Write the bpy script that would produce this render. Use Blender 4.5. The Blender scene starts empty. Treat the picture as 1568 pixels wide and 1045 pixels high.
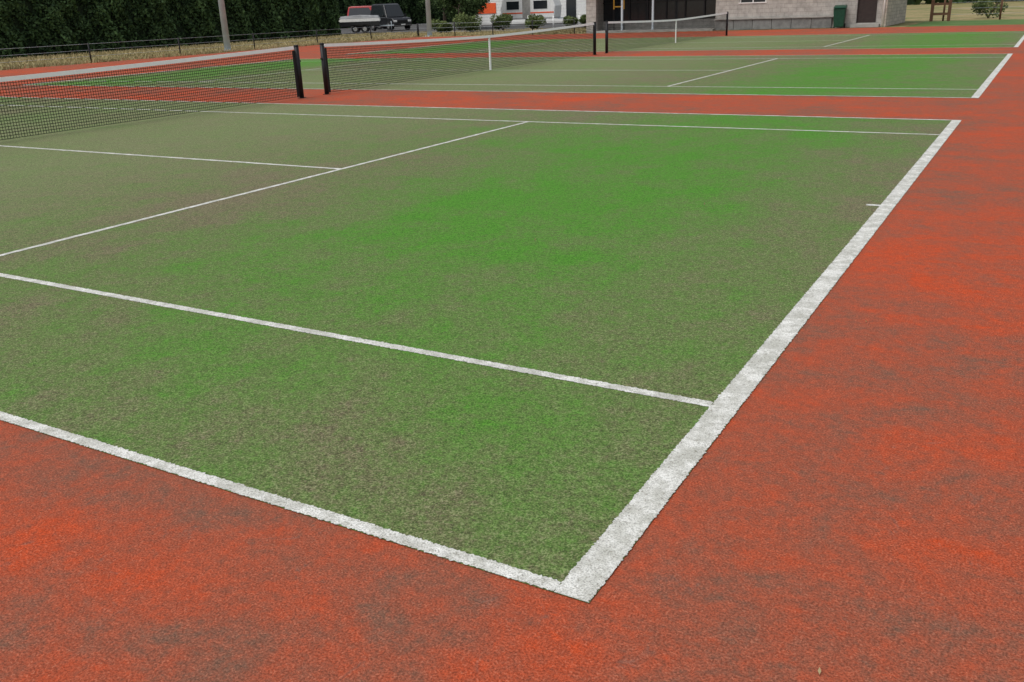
import bpy, bmesh, math, random
import numpy as np
from mathutils import Vector, Matrix
random.seed(7); rng=np.random.default_rng(7)
sc=bpy.context.scene
sc.view_settings.view_transform='Standard'; sc.view_settings.look='None'; sc.view_settings.exposure=0
# ---------------------------------------------------------------- helpers
def link(o,parent=None):
    sc.collection.objects.link(o)
    if parent: o.parent=parent
    return o
def empty(name,loc=(0,0,0),rot=0):
    o=bpy.data.objects.new(name,None);o.location=loc;o.rotation_euler=(0,0,rot);o.empty_display_size=.2
    return link(o)
def mesh(name,V,F,m=None,parent=None,smooth=False):
    me=bpy.data.meshes.new(name);me.from_pydata([tuple(v) for v in V],[],[tuple(f) for f in F]);me.update()
    if m: me.materials.append(m)
    if smooth:
        for p in me.polygons:p.use_smooth=True
    return link(bpy.data.objects.new(name,me),parent)
def boxes(name,L,m,parent=None,bevel=0):
    V=[];F=[]
    for x0,x1,y0,y1,z0,z1 in L:
        n=len(V)
        V+=[(x0,y0,z0),(x1,y0,z0),(x1,y1,z0),(x0,y1,z0),(x0,y0,z1),(x1,y0,z1),(x1,y1,z1),(x0,y1,z1)]
        F+=[[n+i for i in f] for f in [(0,3,2,1),(4,5,6,7),(0,1,5,4),(1,2,6,5),(2,3,7,6),(3,0,4,7)]]
    o=mesh(name,V,F,m,parent)
    if bevel:
        b=o.modifiers.new("b",'BEVEL');b.width=bevel;b.segments=2
    return o
def cyl(name,p0,p1,r0,r1,m,parent=None,n=16):
    p0=Vector(p0);p1=Vector(p1);d=(p1-p0).normalized()
    a=d.orthogonal().normalized();b=d.cross(a)
    V=[];F=[]
    for p,r in ((p0,r0),(p1,r1)):
        for i in range(n):
            t=2*math.pi*i/n;V.append(p+a*math.cos(t)*r+b*math.sin(t)*r)
    for i in range(n):F.append([i,(i+1)%n,n+(i+1)%n,n+i])
    F.append(list(range(n))[::-1]);F.append(list(range(n,2*n)))
    o=mesh(name,V,F,m,parent)
    for p in o.data.polygons:
        if len(p.vertices)==4:p.use_smooth=True
    return o
class NB:
    def __init__(s,name):
        s.m=bpy.data.materials.new(name);s.m.use_nodes=True;s.t=s.m.node_tree
        s.b=s.t.nodes['Principled BSDF'];s.b.inputs['Roughness'].default_value=.9
        s.b.inputs['Specular IOR Level'].default_value=.2
        s.geo=s.t.nodes.new('ShaderNodeNewGeometry')
    def n(s,ty,**k):
        nd=s.t.nodes.new(ty)
        for a,v in k.items():setattr(nd,a,v)
        return nd
    def l(s,a,b):s.t.links.new(a,b)
    def noise(s,scale,detail=3,rough=.5,dist=0,vec=None,off=0,stretch=None):
        v=vec or s.geo.outputs['Position']
        if off or stretch:
            mp=s.n('ShaderNodeMapping');mp.inputs['Location'].default_value=(off,off*1.7,off*.3)
            if stretch:mp.inputs['Scale'].default_value=stretch
            s.l(v,mp.inputs[0]);v=mp.outputs[0]
        nd=s.n('ShaderNodeTexNoise');nd.inputs['Scale'].default_value=scale;nd.inputs['Detail'].default_value=detail
        nd.inputs['Roughness'].default_value=rough;nd.inputs['Distortion'].default_value=dist
        s.l(v,nd.inputs['Vector']);return nd.outputs['Fac']
    def math(s,op,a,b=0.,c=0.,clamp=False):
        nd=s.n('ShaderNodeMath',operation=op,use_clamp=clamp)
        for i,x in enumerate((a,b,c)):
            if isinstance(x,(int,float)):nd.inputs[i].default_value=x
            else:s.l(x,nd.inputs[i])
        return nd.outputs[0]
    def add(s,*terms):
        """sum of weight*(value-.5) terms; plain sockets added as they are"""
        out=None
        for t in terms:
            v=s.math('MULTIPLY',s.math('SUBTRACT',t[0],.5),t[1]) if isinstance(t,tuple) else t
            out=v if out is None else s.math('ADD',out,v)
        return out
    def mr(s,v,a,b,c=0.,d=1.,smooth=True):
        nd=s.n('ShaderNodeMapRange');nd.interpolation_type='SMOOTHSTEP' if smooth else 'LINEAR'
        s.l(v,nd.inputs[0])
        for i,x in enumerate((a,b,c,d)):nd.inputs[i+1].default_value=x
        return nd.outputs[0]
    def mix(s,f,a,b,mode='MIX'):
        nd=s.n('ShaderNodeMix',data_type='RGBA',blend_type=mode)
        if isinstance(f,(int,float)):nd.inputs[0].default_value=f
        else:s.l(f,nd.inputs[0])
        for i,x in ((6,a),(7,b)):
            if isinstance(x,tuple):nd.inputs[i].default_value=(*x[:3],1)
            else:s.l(x,nd.inputs[i])
        return nd.outputs[2]
    def scale(s,col,f):
        nd=s.n('ShaderNodeVectorMath',operation='SCALE');s.l(col,nd.inputs[0]);
        if isinstance(f,(int,float)):nd.inputs[3].default_value=f
        else:s.l(f,nd.inputs[3])
        return nd.outputs[0]
    def bump(s,h,strength=.4,dist=.01):
        nd=s.n('ShaderNodeBump');nd.inputs['Strength'].default_value=strength;nd.inputs['Distance'].default_value=dist
        s.l(h,nd.inputs['Height']);s.l(nd.outputs[0],s.b.inputs['Normal'])
    def col(s,c):s.l(c,s.b.inputs['Base Color'])
def plain(name,c,rough=.6,metal=0.,var=.15,scale=8.,spec=.3):
    k=NB(name);f=k.noise(scale,4,.6)
    c0=tuple(x*(1-var) for x in c);c1=tuple(min(1,x*(1+var)) for x in c)
    k.col(k.mix(k.mr(f,.3,.7),c0,c1));k.b.inputs['Roughness'].default_value=rough;k.b.inputs['Metallic'].default_value=metal
    k.b.inputs['Specular IOR Level'].default_value=spec
    return k.m
# ---------------------------------------------------------------- materials
def turf_mat():
    k=NB("court_turf");sep=k.n('ShaderNodeSeparateXYZ');k.l(k.geo.outputs['Position'],sep.inputs[0])
    a=k.math('ABSOLUTE',k.math('ADD',sep.outputs[0],11.885))
    d=k.math('ABSOLUTE',k.math('SUBTRACT',a,9.35))
    base=k.math('MULTIPLY',k.mr(d,.2,3.1,.95,0.),k.mr(sep.outputs[1],.3,3.2,.5,1.))
    big=k.noise(.5,3,.5,.4,off=3.1);mid=k.noise(2.6,4,.6,.3,off=9,stretch=(1,.7,1));fine=k.noise(11,4,.7,off=2)
    g=k.noise(70,3,.75);g2=k.noise(150,2,.7,off=5);g3=k.noise(32,3,.7,off=8)
    f=k.add(k.math('MULTIPLY',base,.66),(big,1.2),(mid,1.35),(fine,.95),(g3,.8),(g,1.2))
    f=k.mr(f,-.3,.86,smooth=False)
    c=k.mix(f,(.150,.132,.075),(.070,.235,.019))
    near=k.mr(a,2,7.5,1.,0.)
    c=k.mix(k.math('MULTIPLY',near,.6),c,(.175,.220,.092))
    sp=k.mr(k.add(g2,(g,.9)),.53,.70)
    c=k.mix(k.math('MULTIPLY',sp,k.mr(f,0.,1.,.65,.10,False)),c,(.36,.30,.21))
    c=k.scale(c,k.mr(g2,.34,.58,.48,1.20));c=k.scale(c,k.mr(g3,.35,.65,.88,1.12))
    k.col(c);k.bump(k.math('ADD',g,g2),.55,.006);k.b.inputs['Roughness'].default_value=.95
    return k.m
def red_mat():
    k=NB("red_court_surface")
    big=k.noise(.55,4,.6,.5,off=11);mid=k.noise(2.6,5,.65,.6,off=4,stretch=(.8,1.1,1))
    fine=k.noise(11,5,.7,off=1);g=k.noise(70,3,.75);g2=k.noise(150,2,.7,off=6);g3=k.noise(32,3,.7,off=18)
    f=k.mr(k.add((big,1.7),(mid,1.8),(fine,1.2),(g3,.6),(g,.8)),-.62,.55,smooth=False)
    c=k.mix(f,(.205,.100,.066),(.53,.070,.018))
    grey=k.mr(k.noise(6,5,.75,.6,off=21),.58,.74,0,.6)
    c=k.mix(grey,c,(.165,.115,.09))
    sp=k.mr(k.add(g2,(g,.9)),.56,.74,0,.38)
    c=k.mix(sp,c,(.46,.22,.14))
    c=k.scale(c,k.mr(g2,.34,.58,.60,1.08));c=k.scale(c,k.mr(g3,.35,.65,.90,1.06))
    k.col(c);k.bump(k.math('ADD',g,g2),.45,.006);k.b.inputs['Roughness'].default_value=.95
    return k.m
def line_mat():
    k=NB("white_line_turf");g=k.noise(80,3,.8);m=k.noise(9,5,.75);g2=k.noise(170,2,.7,off=3)
    c=k.mix(k.mr(m,.38,.66),(.52,.52,.47),(.80,.80,.76))
    c=k.mix(k.mr(g,.53,.66,0,.7),c,(.24,.23,.18))
    c=k.scale(c,k.mr(g2,.34,.56,.64,1.05));k.col(c);k.bump(g,.5,.006);return k.m
def grass_mat():
    k=NB("dry_grass_ground");a=k.noise(.25,5,.6,.5);b=k.noise(2.2,5,.7);g=k.noise(30,3,.7)
    c=k.mix(k.mr(k.math('ADD',k.math('MULTIPLY',a,.6),k.math('MULTIPLY',b,.4)),.42,.6),(.36,.28,.14),(.17,.19,.07))
    c=k.scale(c,k.mr(g,.3,.7,.65,1.2));k.col(c);k.bump(g,.6,.03);return k.m
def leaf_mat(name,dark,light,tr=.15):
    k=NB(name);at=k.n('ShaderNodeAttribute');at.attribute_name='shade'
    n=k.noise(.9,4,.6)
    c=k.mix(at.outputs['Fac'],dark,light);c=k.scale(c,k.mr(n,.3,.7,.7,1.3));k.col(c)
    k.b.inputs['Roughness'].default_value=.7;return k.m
def block_mat(name,c1,c2,mortar,bw=.4,rh=.2,ms=.008):
    k=NB(name);sep=k.n('ShaderNodeSeparateXYZ');k.l(k.geo.outputs['Position'],sep.inputs[0])
    s=k.math('ADD',sep.outputs[0],sep.outputs[1]);cb=k.n('ShaderNodeCombineXYZ');k.l(s,cb.inputs[0]);k.l(sep.outputs[2],cb.inputs[1])
    br=k.n('ShaderNodeTexBrick');k.l(cb.outputs[0],br.inputs['Vector'])
    br.inputs['Scale'].default_value=1;br.inputs['Brick Width'].default_value=bw;br.inputs['Row Height'].default_value=rh;br.inputs['Mortar Size'].default_value=ms
    br.inputs['Color1'].default_value=(*c1,1);br.inputs['Color2'].default_value=(*c2,1);br.inputs['Mortar'].default_value=(*mortar,1)
    n=k.noise(3,5,.7);c=k.scale(br.outputs['Color'],k.mr(n,.3,.7,.8,1.15));k.col(c);k.bump(k.noise(60,3),.3,.01);return k.m
TURF=turf_mat();RED=red_mat();LINE=line_mat();GRASS=grass_mat()
BLACK=plain("black_steel",(.012,.012,.014),.5);NETM=plain("net_cord",(.014,.02,.016),.8)
BAND=plain("net_tape",(.88,.88,.86),.8,var=.03);GALV=plain("galvanised_steel",(.46,.52,.56),.5,0.,scale=2,var=.08)
DKPAINT=plain("dark_car_paint",(.012,.013,.016),.25,spec=.6,var=.05);REDP=plain("red_car_paint",(.38,.02,.02),.3,spec=.6,var=.05)
RUB=plain("rubber",(.015,.015,.015),.85);GLASS=plain("dark_glass",(.02,.024,.028),.12,spec=.6,var=.1);CHR=plain("chrome",(.55,.55,.55),.25,.8)
WHITE=plain("white_paint",(.74,.74,.72),.5,var=.06);ORANGE=plain("orange_paint",(.75,.11,.03),.5,var=.08)
LAMPR=plain("lamp_red",(.4,.01,.01),.3);CONC=plain("concrete",(.30,.29,.27),.9,scale=3);ASPH=plain("asphalt",(.09,.09,.088),.95,scale=40,var=.3)
BLOCK=block_mat("concrete_block",(.41,.395,.36),(.365,.35,.32),(.25,.24,.22));STONE=block_mat("stone_wall",(.56,.50,.42),(.43,.38,.32),(.34,.31,.27),.35,.16,.012)
PLINTH=plain("grey_render",(.17,.17,.165),.9,scale=4,var=.2);DOORM=plain("brown_door",(.035,.025,.022),.6);ROOF=plain("metal_roof",(.2,.21,.21),.5)
BIN=plain("bin_green_plastic",(.01,.06,.035),.45);YEL=plain("yellow_paint",(.6,.35,.05),.5);BROWN=plain("brown_timber",(.12,.06,.035),.8)
TARP=plain("grey_tarp",(.30,.31,.32),.7,scale=3)
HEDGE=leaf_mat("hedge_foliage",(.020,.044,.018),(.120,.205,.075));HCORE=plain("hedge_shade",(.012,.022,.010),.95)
SHRUB=leaf_mat("shrub_foliage",(.03,.055,.016),(.16,.20,.07));TREEL=leaf_mat("tree_foliage",(.025,.05,.016),(.12,.18,.06))
TUFT=leaf_mat("dry_grass_blades",(.22,.19,.08),(.48,.39,.22));BARK=plain("bark",(.09,.07,.05),.95)
# ---------------------------------------------------------------- ground
def sheet(name,x0,x1,y0,y1,z,m,parent=None):
    return mesh(name,[(x0,y0,z),(x1,y0,z),(x1,y1,z),(x0,y1,z)],[(0,1,2,3)],m,parent)
sheet("ground",-900,900,-900,900,-.012,GRASS)
sheet("red_surround",-33.2,14,-14,45.9,0,RED)
def lawn_mat():
    k=NB("lawn_grass");n=k.noise(.8,4,.6);g=k.noise(30,3,.7)
    c=k.mix(k.mr(n,.35,.65),(.07,.15,.035),(.12,.19,.06));k.col(k.scale(c,k.mr(g,.3,.7,.7,1.2)));return k.m
sheet("lawn",-5.4,30,45.95,53.8,-.006,lawn_mat())
sheet("car_park",-75,-27,56.5,100,-.006,ASPH)
# ---------------------------------------------------------------- courts
def strip(V,F,x0,x1,y0,y1,z,fine):
    """rectangle along its long axis with slightly frayed edges"""
    lx=abs(x1-x0)>=abs(y1-y0);L=abs(x1-x0) if lx else abs(y1-y0)
    st=.006 if fine else .06;n=max(2,int(L/st));j=.0024 if fine else .0025
    b=len(V)
    e0=rng.normal(0,j,n+1);e1=rng.normal(0,j,n+1)
    for i in range(n+1):
        t=i/n
        if lx:x=x0+(x1-x0)*t;V+=[(x,y0+e0[i],z),(x,y1+e1[i],z)]
        else:y=y0+(y1-y0)*t;V+=[(x0+e0[i],y,z),(x1+e1[i],y,z)]
    for i in range(n):
        q=[b+2*i,b+2*i+1,b+2*i+3,b+2*i+2]
        F.append(q if not lx else q[::-1])
BW=.108;LW=.052;Lc=23.77;Wc=10.97
def court(y0,near):
    c=sheet("tennis_court",-Lc,0,y0,y0+Wc,.003,TURF)
    V=[];F=[];z=.0055
    strip(V,F,-BW,0,y0,y0+Wc,z,near);strip(V,F,-Lc,-Lc+BW,y0,y0+Wc,z,False)
    for a in (y0,y0+Wc-LW):strip(V,F,-Lc+BW+.002,-BW-.002,a,a+LW,z,near and a==y0)
    for a in (y0+1.37,y0+9.6-LW):strip(V,F,-Lc+BW+.002,-BW-.002,a,a+LW,z,near and a<y0+2)
    for x in (-5.485,-Lc+5.485-LW):strip(V,F,x,x+LW,y0+1.37+LW,y0+9.6-LW,z,False)
    strip(V,F,-Lc+5.485,-5.485,y0+5.485-LW/2,y0+5.485+LW/2,z,False)
    strip(V,F,-BW-.1,-BW,y0+5.485-LW/2,y0+5.485+LW/2,z,False)
    o=mesh("court_lines",V,F,LINE,c)
    return c
Y0=[0,13.716,27.6]
for i,y in enumerate(Y0):court(y,i==0)
def net(yc):
    e=empty("tennis_net",(-11.885,yc,0));h=6.4
    top=lambda t:.87+.11*(abs(t)/h)**1.4
    V=[];F=[];w=.0042
    n=int(2*h/.043)
    for i in range(n+1):
        y=-h+i*2*h/n;zt=top(y)-.03;b=len(V)
        V+=[(0,y-w,.03),(0,y+w,.03),(0,y+w,zt),(0,y-w,zt)];F.append((b,b+1,b+2,b+3))
    rows=20;seg=40
    for r in range(rows):
        f=r/rows
        for s in range(seg):
            ya=-h+s*2*h/seg;yb=-h+(s+1)*2*h/seg;za=.035+f*(top(ya)-.035);zb=.035+f*(top(yb)-.035);b=len(V)
            V+=[(.002,ya,za-w),(.002,yb,zb-w),(.002,yb,zb+w),(.002,ya,za+w)];F.append((b,b+1,b+2,b+3))
    mesh("mesh",V,F,NETM,e)
    V=[];F=[]
    for s in range(seg+1):
        y=-h+s*2*h/seg;z=top(y);V+=[(-.02,y,z-.06),(.02,y,z-.06),(.008,y,z),(-.008,y,z)]
    for s in range(seg):
        for k in range(4):F.append((4*s+k,4*s+(k+1)%4,4*s+4+(k+1)%4,4*s+4+k))
    F+=[(3,2,1,0),(4*seg,4*seg+1,4*seg+2,4*seg+3)]
    mesh("top_tape",V,F,BAND,e)
    boxes("centre_strap",[(-.016,.016,-.026,.026,.008,.865)],BAND,e)
    for k,s in enumerate((-1,1)):
        y=s*(h)
        boxes("side_tape_%d"%k,[(-.008,.008,y-.03,y+.03,.03,.9)],BLACK,e)
        cyl("post_%d"%k,(0,y+s*.085,0),(0,y+s*.085,.98),.045,.045,BLACK,e)
        cyl("cap_%d"%k,(0,y+s*.085,.98),(0,y+s*.085,1.0),.05,.04,BLACK,e)
        cyl("winder_%d"%k,(0,y+s*.085,.70),(0,y+s*.15,.70),.022,.022,BLACK,e)
        boxes("foot_%d"%k,[(-.06,.06,y+s*.085-.06,y+s*.085+.06,.0015,.012)],BLACK,e)
for y in Y0:net(y+5.485)
# ---------------------------------------------------------------- foliage
def leaves(name,P,size,m,parent=None,shade=None,asp=.55):
    P=np.asarray(P);N=len(P);a=rng.normal(size=(N,3));a/=np.linalg.norm(a,axis=1)[:,None]
    b=rng.normal(size=(N,3));b-=(a*b).sum(1)[:,None]*a;b/=np.linalg.norm(b,axis=1)[:,None]
    s=(size*rng.uniform(.6,1.4,N))[:,None]*.5;a*=s;b*=s*asp
    V=np.stack([P-a,P-b*.9,P+a,P+b],1).reshape(-1,3)
    return quadmesh(name,V,m,parent,shade if shade is not None else rng.random(N))
def quadmesh(name,V,m,parent,shade):
    N=len(V)//4;me=bpy.data.meshes.new(name)
    me.vertices.add(4*N);me.vertices.foreach_set('co',V.astype(np.float32).ravel())
    me.loops.add(4*N);me.loops.foreach_set('vertex_index',np.arange(4*N,dtype=np.int32))
    me.polygons.add(N);me.polygons.foreach_set('loop_start',np.arange(0,4*N,4,dtype=np.int32));me.polygons.foreach_set('loop_total',np.full(N,4,dtype=np.int32))
    me.update(calc_edges=True)
    at=me.attributes.new('shade','FLOAT','FACE');at.data.foreach_set('value',np.clip(shade,0,1).astype(np.float32))
    me.materials.append(m);return link(bpy.data.objects.new(name,me),parent)
def bulge(y,z):
    return .22*np.sin(y*1.9+1.3*np.sin(z*1.1))+.16*np.sin(y*4.3+z*2.3+1)+.12*np.sin(z*3.7-y*2.1)+.1*np.sin(y*9.1+z*5.)
def hedge(x,ya,yb,h,N,size):
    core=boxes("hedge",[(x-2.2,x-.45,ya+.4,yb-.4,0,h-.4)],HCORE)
    y=rng.uniform(ya,yb,N);z=rng.uniform(0,1,N)**.85*h;d=bulge(y,z);dep=rng.exponential(.16,N)
    P=np.stack([x-.1+d*.7-dep,y,z],1)
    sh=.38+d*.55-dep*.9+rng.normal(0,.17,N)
    M=N//8;yt=rng.uniform(ya,yb,M);P2=np.stack([x-rng.uniform(0,2.4,M),yt,h-.2+bulge(yt,yt*0+3)*.6+rng.normal(0,.1,M)],1)
    M2=N//14;zz=rng.uniform(0,h,M2);P3=np.stack([x-rng.uniform(0,2.4,M2),yb-.1+bulge(zz*2,zz)*.5-rng.exponential(.15,M2),zz],1)
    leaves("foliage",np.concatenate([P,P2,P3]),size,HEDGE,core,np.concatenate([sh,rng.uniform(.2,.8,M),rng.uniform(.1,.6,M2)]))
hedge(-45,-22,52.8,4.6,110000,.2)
hedge(-66,52,112,4.5,30000,.3)
def shrub(x,y,r,h,N=2600,m=None,name="shrub",size=.13):
    e=empty(name,(x,y,0))
    for i in range(7):
        t=random.uniform(0,6.28);cyl("stem_%d"%i,(0,0,0),(math.cos(t)*r*.5,math.sin(t)*r*.5,h*.6),.03,.012,BARK,e,6)
    C=[(random.uniform(-1,1)*r*.6,random.uniform(-1,1)*r*.6,random.uniform(.25,.8)*h) for _ in range(11)]
    pts=[];sh=[]
    for c in C:
        n=N//11;d=rng.normal(size=(n,3));d/=np.linalg.norm(d,axis=1)[:,None];rr=rng.uniform(.55,1.05,n)[:,None]*r*random.uniform(.35,.55)
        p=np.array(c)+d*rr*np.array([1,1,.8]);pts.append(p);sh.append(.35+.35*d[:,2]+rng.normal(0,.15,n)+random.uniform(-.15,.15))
    p=np.concatenate(pts);s=np.concatenate(sh);k=p[:,2]>.03
    leaves("foliage",p[k],size,m or SHRUB,e,s[k]);return e
def tree(x,y,h,r,N=9000):
    e=empty("tree",(x,y,0));cyl("trunk",(0,0,0),(.1,.05,h*.5),.2,.11,BARK,e,10)
    pts=[];sh=[]
    for i in range(16):
        t=random.uniform(0,6.28);q=random.uniform(.2,.85)*r;z=random.uniform(.22,.95)*h
        c=np.array([math.cos(t)*q,math.sin(t)*q,z]);cyl("limb_%d"%i,(.05,.03,min(z*.7,h*.5)),tuple(c),.06,.02,BARK,e,6)
        n=N//16;d=rng.normal(size=(n,3));d/=np.linalg.norm(d,axis=1)[:,None]
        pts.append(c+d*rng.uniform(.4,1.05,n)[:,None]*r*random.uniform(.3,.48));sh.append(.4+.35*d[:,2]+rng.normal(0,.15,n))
    leaves("foliage",np.concatenate(pts),.22,TREEL,e,np.concatenate(sh));return e
shrub(-33.4,52.3,1.0,1.35);shrub(-31.6,53.6,.75,1.15);shrub(-29.6,54.6,.7,1.05);shrub(-27.3,54.9,.6,.8)
shrub(-35.6,52.0,.8,.9);shrub(-26.,55.2,.6,.9)
tree(-39.5,60.5,5.5,2.4);tree(-41.8,66,6,2.6);tree(-52,77,7,3);tree(-47,90,8,4);tree(-33,92,8,4);tree(-60,92,8,4)
N=26000;an=rng.uniform(math.radians(30),math.radians(175),N);rad=rng.uniform(125,140,N);cx=np.cos(an)*rad;cy=np.sin(an)*rad
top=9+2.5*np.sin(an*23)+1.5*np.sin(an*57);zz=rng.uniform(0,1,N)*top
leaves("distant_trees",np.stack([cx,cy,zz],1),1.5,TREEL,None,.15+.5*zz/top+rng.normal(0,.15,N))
# dry grass tufts on the verge
def tufts(name,xy,h,w,sh):
    N=len(xy);t=rng.uniform(0,math.pi,N);hh=h*rng.uniform(.5,1.4,N);ww=w*rng.uniform(.5,1.3,N)
    c=np.stack([np.cos(t),np.sin(t),0*t],1)*ww[:,None]*.5;P=np.column_stack([xy,np.full(N,-.012)])
    ln=np.stack([rng.normal(0,.3,N)*hh,rng.normal(0,.3,N)*hh,hh],1)
    V=np.stack([P-c,P+c,P+ln+c*.35,P+ln-c*.35],1).reshape(-1,3)
    return quadmesh(name,V,TUFT,None,sh)
N=26000;xy=np.stack([rng.uniform(-44.8,-33.3,N),rng.uniform(5,56,N)],1)
tufts("dry_grass",xy,.09,.05,rng.random(N))
N=9000;xy=np.stack([rng.uniform(-33,-22.6,N),rng.uniform(46.3,56.4,N)],1)
tufts("dry_grass",xy,.09,.05,rng.random(N))
N=4000;xy=np.stack([-33.25+rng.normal(0,.06,N),rng.uniform(5,46,N)],1)
tufts("dry_grass",xy,.12,.03,rng.random(N))
# ---------------------------------------------------------------- fences
def fence(name,p0,p1,h,sp,m,rails,r=.03,wire=None):
    e=empty(name);p0=Vector(p0);p1=Vector(p1);L=(p1-p0).length;n=round(L/sp);d=(p1-p0)/n
    V=[]
    for i in range(n+1):
        p=p0+d*i;cyl("post_%d"%i,(p.x,p.y,-.012),(p.x,p.y,h),r,r,m,e,8)
    for k,z in enumerate(rails):cyl("rail_%d"%k,(p0.x,p0.y,z),(p1.x,p1.y,z),.005,.005,wire or m,e,6)
    return e
fence("wire_fence",(-33.4,4.6,0),(-33.4,46.2,0),.78,4.68,BLACK,[.74,.5,.26],.03,GALV)
fence("wire_fence",(-33.4,46.3,0),(-22.7,46.3,0),.78,2.7,BLACK,[.74,.5,.26],.03,GALV)
fence("wire_fence",(-4.6,54.6,0),(20,54.6,0),1.25,2.7,BROWN,[1.2,.9,.6,.3],.05,GALV)
boxes("timber_gate",[(-5.2,-5.05,53.9,54.05,-.01,1.6),(-4.35,-4.2,53.9,54.05,-.01,1.6),(-5.05,-4.35,53.95,54.0,.3,.42),(-5.05,-4.35,53.95,54.0,.8,.92),(-5.05,-4.35,53.95,54.0,1.3,1.42)],BROWN)
shrub(-2.6,57.5,.9,1.3,1500)
def lamp(x,y):
    e=empty("light_pole",(x,y,0));cyl("pole",(0,0,0),(0,0,11),.16,.085,GALV,e,20);boxes("base_plate",[(-.25,.25,-.25,.25,-.01,.03)],GALV,e)
    boxes("crossarm",[(-.05,.05,-1.1,1.1,11,11.1)],GALV,e)
    for i,y in enumerate((-.9,0,.9)):boxes("floodlight_%d"%i,[(.06,.4,y-.22,y+.22,10.75,11.15)],GALV,e,.02)
lamp(-34.6,31.7);lamp(-33.2,47.2)
# ---------------------------------------------------------------- clubhouse
b=empty("clubhouse")
FY=46.8;BY=53.4;XL=-22.2;XR=-6.35
boxes("walls",[(XL,-21.6,FY,FY+.2,0,2.9),(-14.75,-13.5,FY,FY+.2,0,2.9),(-13.5,-12.15,FY,FY+.2,0,1.32),(-13.5,-12.15,FY,FY+.2,2.2,2.9),
 (-12.15,-7.7,FY,FY+.2,0,2.9),(-7.7,-6.8,FY,FY+.2,2.25,2.9),(-7.7,-6.8,FY,FY+.2,0,.2),(-6.8,XR-.2,FY,FY+.2,0,2.9),
 (XL,XL+.2,FY+.2,BY,0,2.9),(XL+.2,XR-.2,BY-.2,BY,0,2.9),(-14.75,-14.55,FY+.2,48.6,0,2.9),
 (XL+.2,-14.75,48.6,48.8,0,.55),(XL+.2,-14.75,48.6,48.8,2.55,2.9)],BLOCK,b)
boxes("side_wall",[(XR-.2,XR,FY,BY,0,2.9)],STONE,b)
boxes("veranda_slab",[(XL+.2,-14.75,FY-.4,48.6,-.01,.10)],CONC,b)
boxes("veranda_glazing",[(XL+.2,-14.75,48.7,48.72,.55,2.55)],GLASS,b)
boxes("glazing_frames",[(x,x+.07,48.62,48.69,.56,2.54) for x in (-21.4,-20.4,-19.3,-18.2,-17.1,-16.,-15.1)]+[(XL+.2,-14.75,48.625,48.66,1.5,1.56)],BLACK,b)
boxes("veranda_posts",[(-18.3,-18.2,FY+.02,FY+.12,.1,2.6),(-20.1,-20.0,FY+.02,FY+.12,.1,2.6)],GALV,b)
boxes("yellow_rails",[(-20.9,-20.84,47.6,47.66,1.2,2.3),(-20.3,-20.24,47.6,47.66,1.2,2.3),(-20.84,-20.3,47.61,47.65,1.3,1.36)],YEL,b)
boxes("rail_supports",[(-20.89,-20.85,47.61,47.65,.1,1.2),(-20.29,-20.25,47.61,47.65,.1,1.2)],BLACK,b)
boxes("window_glass",[(-13.5,-12.15,FY+.1,FY+.12,1.32,2.2)],GLASS,b)
boxes("window_frame",[(-13.5,-13.45,FY+.05,FY+.09,1.32,2.2),(-12.2,-12.15,FY+.05,FY+.09,1.32,2.2),(-12.85,-12.8,FY+.05,FY+.09,1.32,2.2),(-13.55,-12.1,FY-.03,FY+.04,1.27,1.318)],WHITE,b)
boxes("door",[(-7.7,-6.8,FY+.1,FY+.15,.2,2.25)],DOORM,b)
boxes("door_frame",[(-7.74,-7.7,FY-.02,FY+.08,.2,2.31),(-6.8,-6.76,FY-.02,FY+.08,.2,2.31),(-7.7,-6.8,FY-.02,FY+.08,2.25,2.31)],CONC,b)
boxes("door_step",[(-7.9,-6.6,FY-.35,FY-.002,0,.14)],CONC,b)
boxes("plinth",[(-14.7+i*.98,-14.7+i*.98+.96,FY-.14,FY-.003,0,.5) for i in range(6)],PLINTH,b,.01)
boxes("plinth_cap",[(-14.75,-8.75,FY-.2,FY-.003,.503,.56)],CONC,b)
cyl("downpipe",(XR-.12,FY-.06,0),(XR-.12,FY-.06,2.8),.04,.04,WHITE,b)
boxes("fascia",[(XL-.5,XR+.5,FY-.62,FY-.6,2.75,3.0)],WHITE,b)
mesh("roof",[(XL-.5,FY-.6,2.95),(XR+.5,FY-.6,2.95),(XR+.5,50.1,4.0),(XL-.5,50.1,4.0),(XL-.5,BY+.6,2.95),(XR+.5,BY+.6,2.95)],[(0,1,2,3),(3,2,5,4),(0,3,4),(1,5,2),(0,4,5,1)],ROOF,b)
# wheelie bin
e=empty("wheelie_bin",(-8.4,46.3,0),.1)
V=[(-.22,-.24,.05),(.22,-.24,.05),(.22,.24,.05),(-.22,.24,.05),(-.28,-.33,.92),(.28,-.33,.92),(.28,.33,.92),(-.28,.33,.92)]
o=mesh("body",V,[(3,2,1,0),(4,5,6,7),(0,1,5,4),(1,2,6,5),(2,3,7,6),(3,0,4,7)],BIN,e);o.modifiers.new("b",'BEVEL').width=.03
o=mesh("lid",[(-.3,-.37,.925),(.3,-.37,.925),(.3,.36,.925),(-.3,.36,.925),(-.26,-.3,.98),(.26,-.3,.98),(.28,.34,1.05),(-.28,.34,1.05)],[(3,2,1,0),(4,5,6,7),(0,1,5,4),(1,2,6,5),(2,3,7,6),(3,0,4,7)],BIN,e)
cyl("handle",(-.25,.4,.98),(.25,.4,.98),.018,.018,BIN,e,8)
for i,x in enumerate((-.27,.22)):cyl("wheel_%d"%i,(x,.25,.1),(x+.05,.25,.1),.1,.1,RUB,e)
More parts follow.
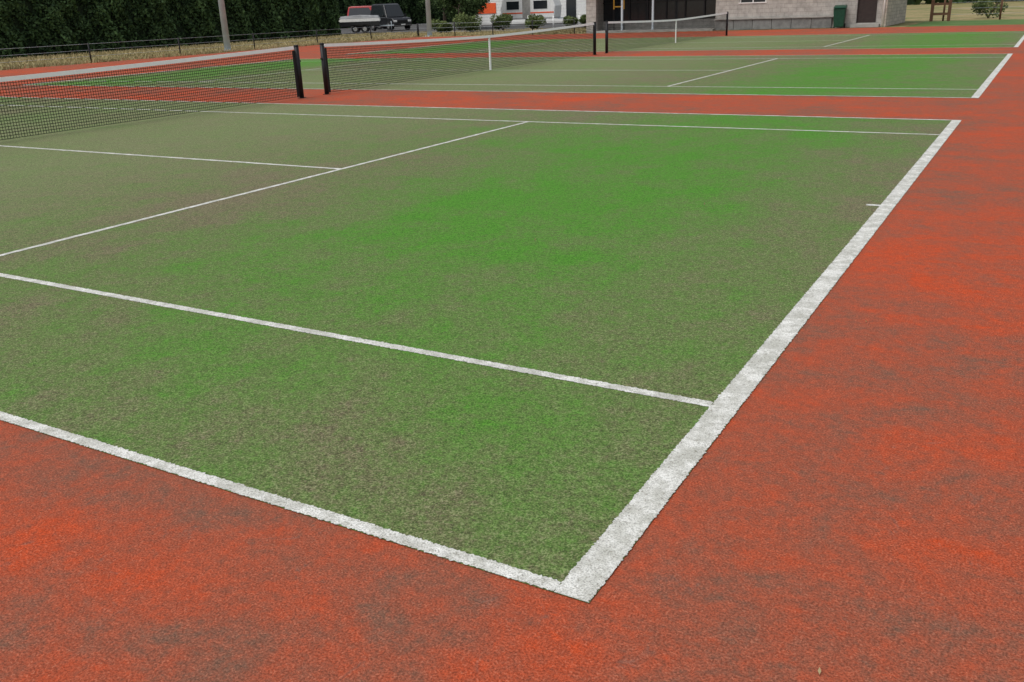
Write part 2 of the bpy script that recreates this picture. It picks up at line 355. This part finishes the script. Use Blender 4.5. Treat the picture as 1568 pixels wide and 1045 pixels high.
# ---------------------------------------------------------------- vehicles
def prism(name,prof,w0,w1,m,parent,bev=.05):
    """side profile (x,z,widthfactor)"""
    n=len(prof);V=[(x,-(w0*f),z) for x,z,f in prof]+[(x,(w0*f),z) for x,z,f in prof]
    F=[list(range(n)),list(range(2*n-1,n-1,-1))]+[[i,i+n,(i+1)%n+n,(i+1)%n] for i in range(n)]
    o=mesh(name,V,F,m,parent)
    bm=bmesh.new();bm.from_mesh(o.data);bmesh.ops.recalc_face_normals(bm,faces=bm.faces);bm.to_mesh(o.data);bm.free()
    if bev:
        q=o.modifiers.new("b",'BEVEL');q.width=bev;q.segments=3
    return o
def wheels(e,xs,hw,r=.37):
    for i,x in enumerate(xs):
        for j,s in enumerate((-1,1)):
            cyl("tyre_%d%d"%(i,j),(x,s*(hw-.2),r),(x,s*(hw+.02),r),r,r,RUB,e,24);cyl("hub_%d%d"%(i,j),(x,s*(hw+.021),r),(x,s*(hw+.03),r),r*.6,r*.5,CHR,e,12)
def suv(name,loc,rot,paint,h=1.85,L=4.7,ute=False):
    e=empty(name,loc,rot);a=L/2;hw=.92
    prism("body",[(-a,.45,.96),(-a+.05,.95,1),(-a+.12,1.08,.98),(.85,1.1,1),(a-.25,1.02,.95),(a-.02,.85,.9),(a,.45,.9),(a-.45,.32,.95),(-a+.4,.32,.95)],hw,hw,paint,e,.07)
    r0=-a+.2 if not ute else -.45
    prism("cabin",[(r0,1.06,.94),(r0+.22,h-.06,.78),(r0+.5,h,.76),(.25,h,.76),(.5,h-.07,.78),(1.2,1.06,.93)],hw,hw,paint,e,.05)
    prism("side_windows",[(r0+.2,1.14,.945),(r0+.36,h-.15,.82),(.3,h-.15,.82),(.95,1.14,.945)],hw,hw,GLASS,e,0)
    V=[(1.2,-.78,1.1),(1.2,.78,1.1),(.56,.66,h-.09),(.56,-.66,h-.09)];V=[(x+.03,y,z+.015) for x,y,z in V]
    mesh("windscreen",V,[(0,1,2,3)],GLASS,e);mesh("rear_window",[(r0-.0,-.72,1.2),(r0-.0,.72,1.2),(r0+.17,.64,h-.13),(r0+.17,-.64,h-.13)],[(3,2,1,0)],GLASS,e)
    wheels(e,(-a+.85,a-.85),hw)
    boxes("grille",[(a-.01,a+.03,-.45,.45,.6,.82)],RUB,e);boxes("headlamps",[(a-.06,a+.02,-.8,-.5,.68,.84),(a-.06,a+.02,.5,.8,.68,.84)],WHITE,e,.02)
    boxes("tail_lamps",[(-a-.01,-a+.1,-.87,-.72,.75,1.05),(-a-.01,-a+.1,.72,.87,.75,1.05)],LAMPR,e,.02)
    boxes("bumpers",[(a-.05,a+.09,-.8,.8,.38,.56),(-a-.08,-a+.05,-.85,.85,.4,.58)],RUB,e,.03)
    boxes("number_plate",[(a+.092,a+.1,-.19,.19,.42,.53)],WHITE,e)
    boxes("mirrors",[(.85,.98,-1.12,-.93,1.1,1.28),(.85,.98,.93,1.12,1.1,1.28)],paint,e,.03)
    boxes("roof_rails",[(-1.4,.2,-.66,-.62,h+.01,h+.05),(-1.4,.2,.62,.66,h+.01,h+.05)],BLACK,e)
    return e
suv("parked_car",(-48.9,64.0,0),math.radians(-28),DKPAINT,2.15,4.9)
suv("parked_car",(-55.6,69.6,0),math.radians(20),REDP,2.1,4.2)
# covered trailer
e=empty("box_trailer",(-48.0,58.8,0),math.radians(35))
boxes("tub",[(-1.6,1.6,-.8,.8,.5,.86)],DKPAINT,e,.03);boxes("rail",[(-1.63,1.63,-.83,.83,.863,1.09)],WHITE,e)
prism("cover",[(-1.6,1.095,1),(-1.5,1.28,.9),(0,1.36,.9),(1.5,1.28,.9),(1.6,1.095,1)],.8,.8,TARP,e,.04)
wheels(e,(-.35,.4),.86,.3);boxes("mudguards",[(-.75,.8,-1.06,-.83,.64,.68),(-.75,.8,.83,1.06,.64,.68)],DKPAINT,e)
boxes("drawbar",[(1.6,2.7,-.04,.04,.45,.53)],GALV,e);cyl("jockey_wheel",(2.5,-.04,.12),(2.5,.04,.12),.12,.12,RUB,e);cyl("jockey_stem",(2.5,0,.12),(2.5,0,.8),.025,.025,GALV,e,8)
boxes("tail_lamps",[(-1.66,-1.635,-.75,-.6,.6,.72),(-1.66,-1.635,.6,.75,.6,.72)],LAMPR,e)
# white shed with orange roller door
s=empty("white_shed")
boxes("walls",[(-50.5,-37,78,84,0,3.4)],WHITE,s)
boxes("cladding",[(-50.5,-37,77.97,77.998,.12+.28*i,.12+.28*i+.22) for i in range(11)],WHITE,s)
boxes("orange_door",[(-49.0,-46.6,77.9,77.965,1.0,1.95)],ORANGE,s);boxes("windows",[(-44.8,-43.2,77.92,77.966,1.2,2.2),(-41.8,-40.2,77.92,77.966,1.2,2.2),(-39,-38,77.92,77.966,.1,2.2)],GLASS,s)
mesh("roof",[(-51,77.5,3.4),(-36.5,77.5,3.4),(-36.5,84.5,3.4),(-51,84.5,3.4),(-51,81,4.6),(-36.5,81,4.6)],[(0,1,5,4),(3,4,5,2),(0,4,3),(1,2,5),(0,3,2,1)],ROOF,s)
# caravan
e=empty("caravan",(-38.6,70.5,0),math.radians(12))
prism("body",[(-2.4,.5,1),(-2.5,1.4,1),(-2.2,2.4,1),(2.0,2.45,1),(2.4,1.5,1),(2.3,.5,1)],1.1,1.1,WHITE,e,.12)
boxes("windows",[(-1.9,-.8,-1.125,-1.09,1.3,1.95),(.5,1.7,-1.125,-1.09,1.3,1.95)],GLASS,e);boxes("door",[(-.5,.2,-1.12,-1.09,.6,2.2)],CONC,e)
boxes("stripe",[(-2.3,2.25,-1.115,-1.09,.95,1.05)],ORANGE,e);wheels(e,(0,),1.0,.32);boxes("drawbar",[(2.3,3.6,-.05,.05,.45,.55)],GALV,e)
for i in range(7):
    e=empty("bollard",(-37.5+i*2.1,60.2,0));cyl("post",(0,0,-.01),(0,0,.85),.06,.06,WHITE,e,12);cyl("cap",(0,0,.85),(0,0,.9),.07,.03,WHITE,e,12)
# small dry leaves blown on the court
P=np.stack([rng.uniform(-8,3,60),rng.uniform(-1.5,12,60),np.full(60,.010)],1)
leaves("fallen_leaves",P,.016,TUFT,None)
# ---------------------------------------------------------------- light
w=bpy.data.worlds.new("World");sc.world=w;w.use_nodes=True;t=w.node_tree;bg=t.nodes['Background']
sky=t.nodes.new('ShaderNodeTexSky');sky.sky_type='NISHITA';sky.sun_disc=False;sky.sun_elevation=math.radians(58);sky.sun_rotation=math.radians(200);sky.dust_density=3;sky.ozone_density=1
hs=t.nodes.new('ShaderNodeHueSaturation');hs.inputs['Saturation'].default_value=.3
t.links.new(sky.outputs[0],hs.inputs['Color']);t.links.new(hs.outputs[0],bg.inputs[0]);bg.inputs[1].default_value=.15
sd=bpy.data.lights.new("sun",'SUN');sd.energy=1.35;sd.angle=math.radians(30);sd.color=(1,.97,.92)
so=link(bpy.data.objects.new("sun",sd))
el=math.radians(58);az=math.radians(200)
dirv=Vector((math.sin(az)*math.cos(el),math.cos(az)*math.cos(el),math.sin(el)))
so.rotation_euler=dirv.to_track_quat('Z','Y').to_euler();so.location=(0,0,30)
# ---------------------------------------------------------------- camera
yaw,pitch,roll=2.10404,-.35536,-.03823
f=Vector((math.cos(pitch)*math.cos(yaw),math.cos(pitch)*math.sin(yaw),math.sin(pitch)));r=Vector((math.sin(yaw),-math.cos(yaw),0));u=r.cross(f)
r2=r*math.cos(roll)+u*math.sin(roll);u2=-r*math.sin(roll)+u*math.cos(roll)
cd=bpy.data.cameras.new("camera");cd.lens=36*1378.5/1568;cd.sensor_width=36;cd.clip_end=3000;cd.clip_start=.05
co=link(bpy.data.objects.new("camera",cd))
M=Matrix((r2,u2,-f)).transposed().to_4x4();M.translation=(.89111,-1.87079,1.54505);co.matrix_world=M
sc.camera=co
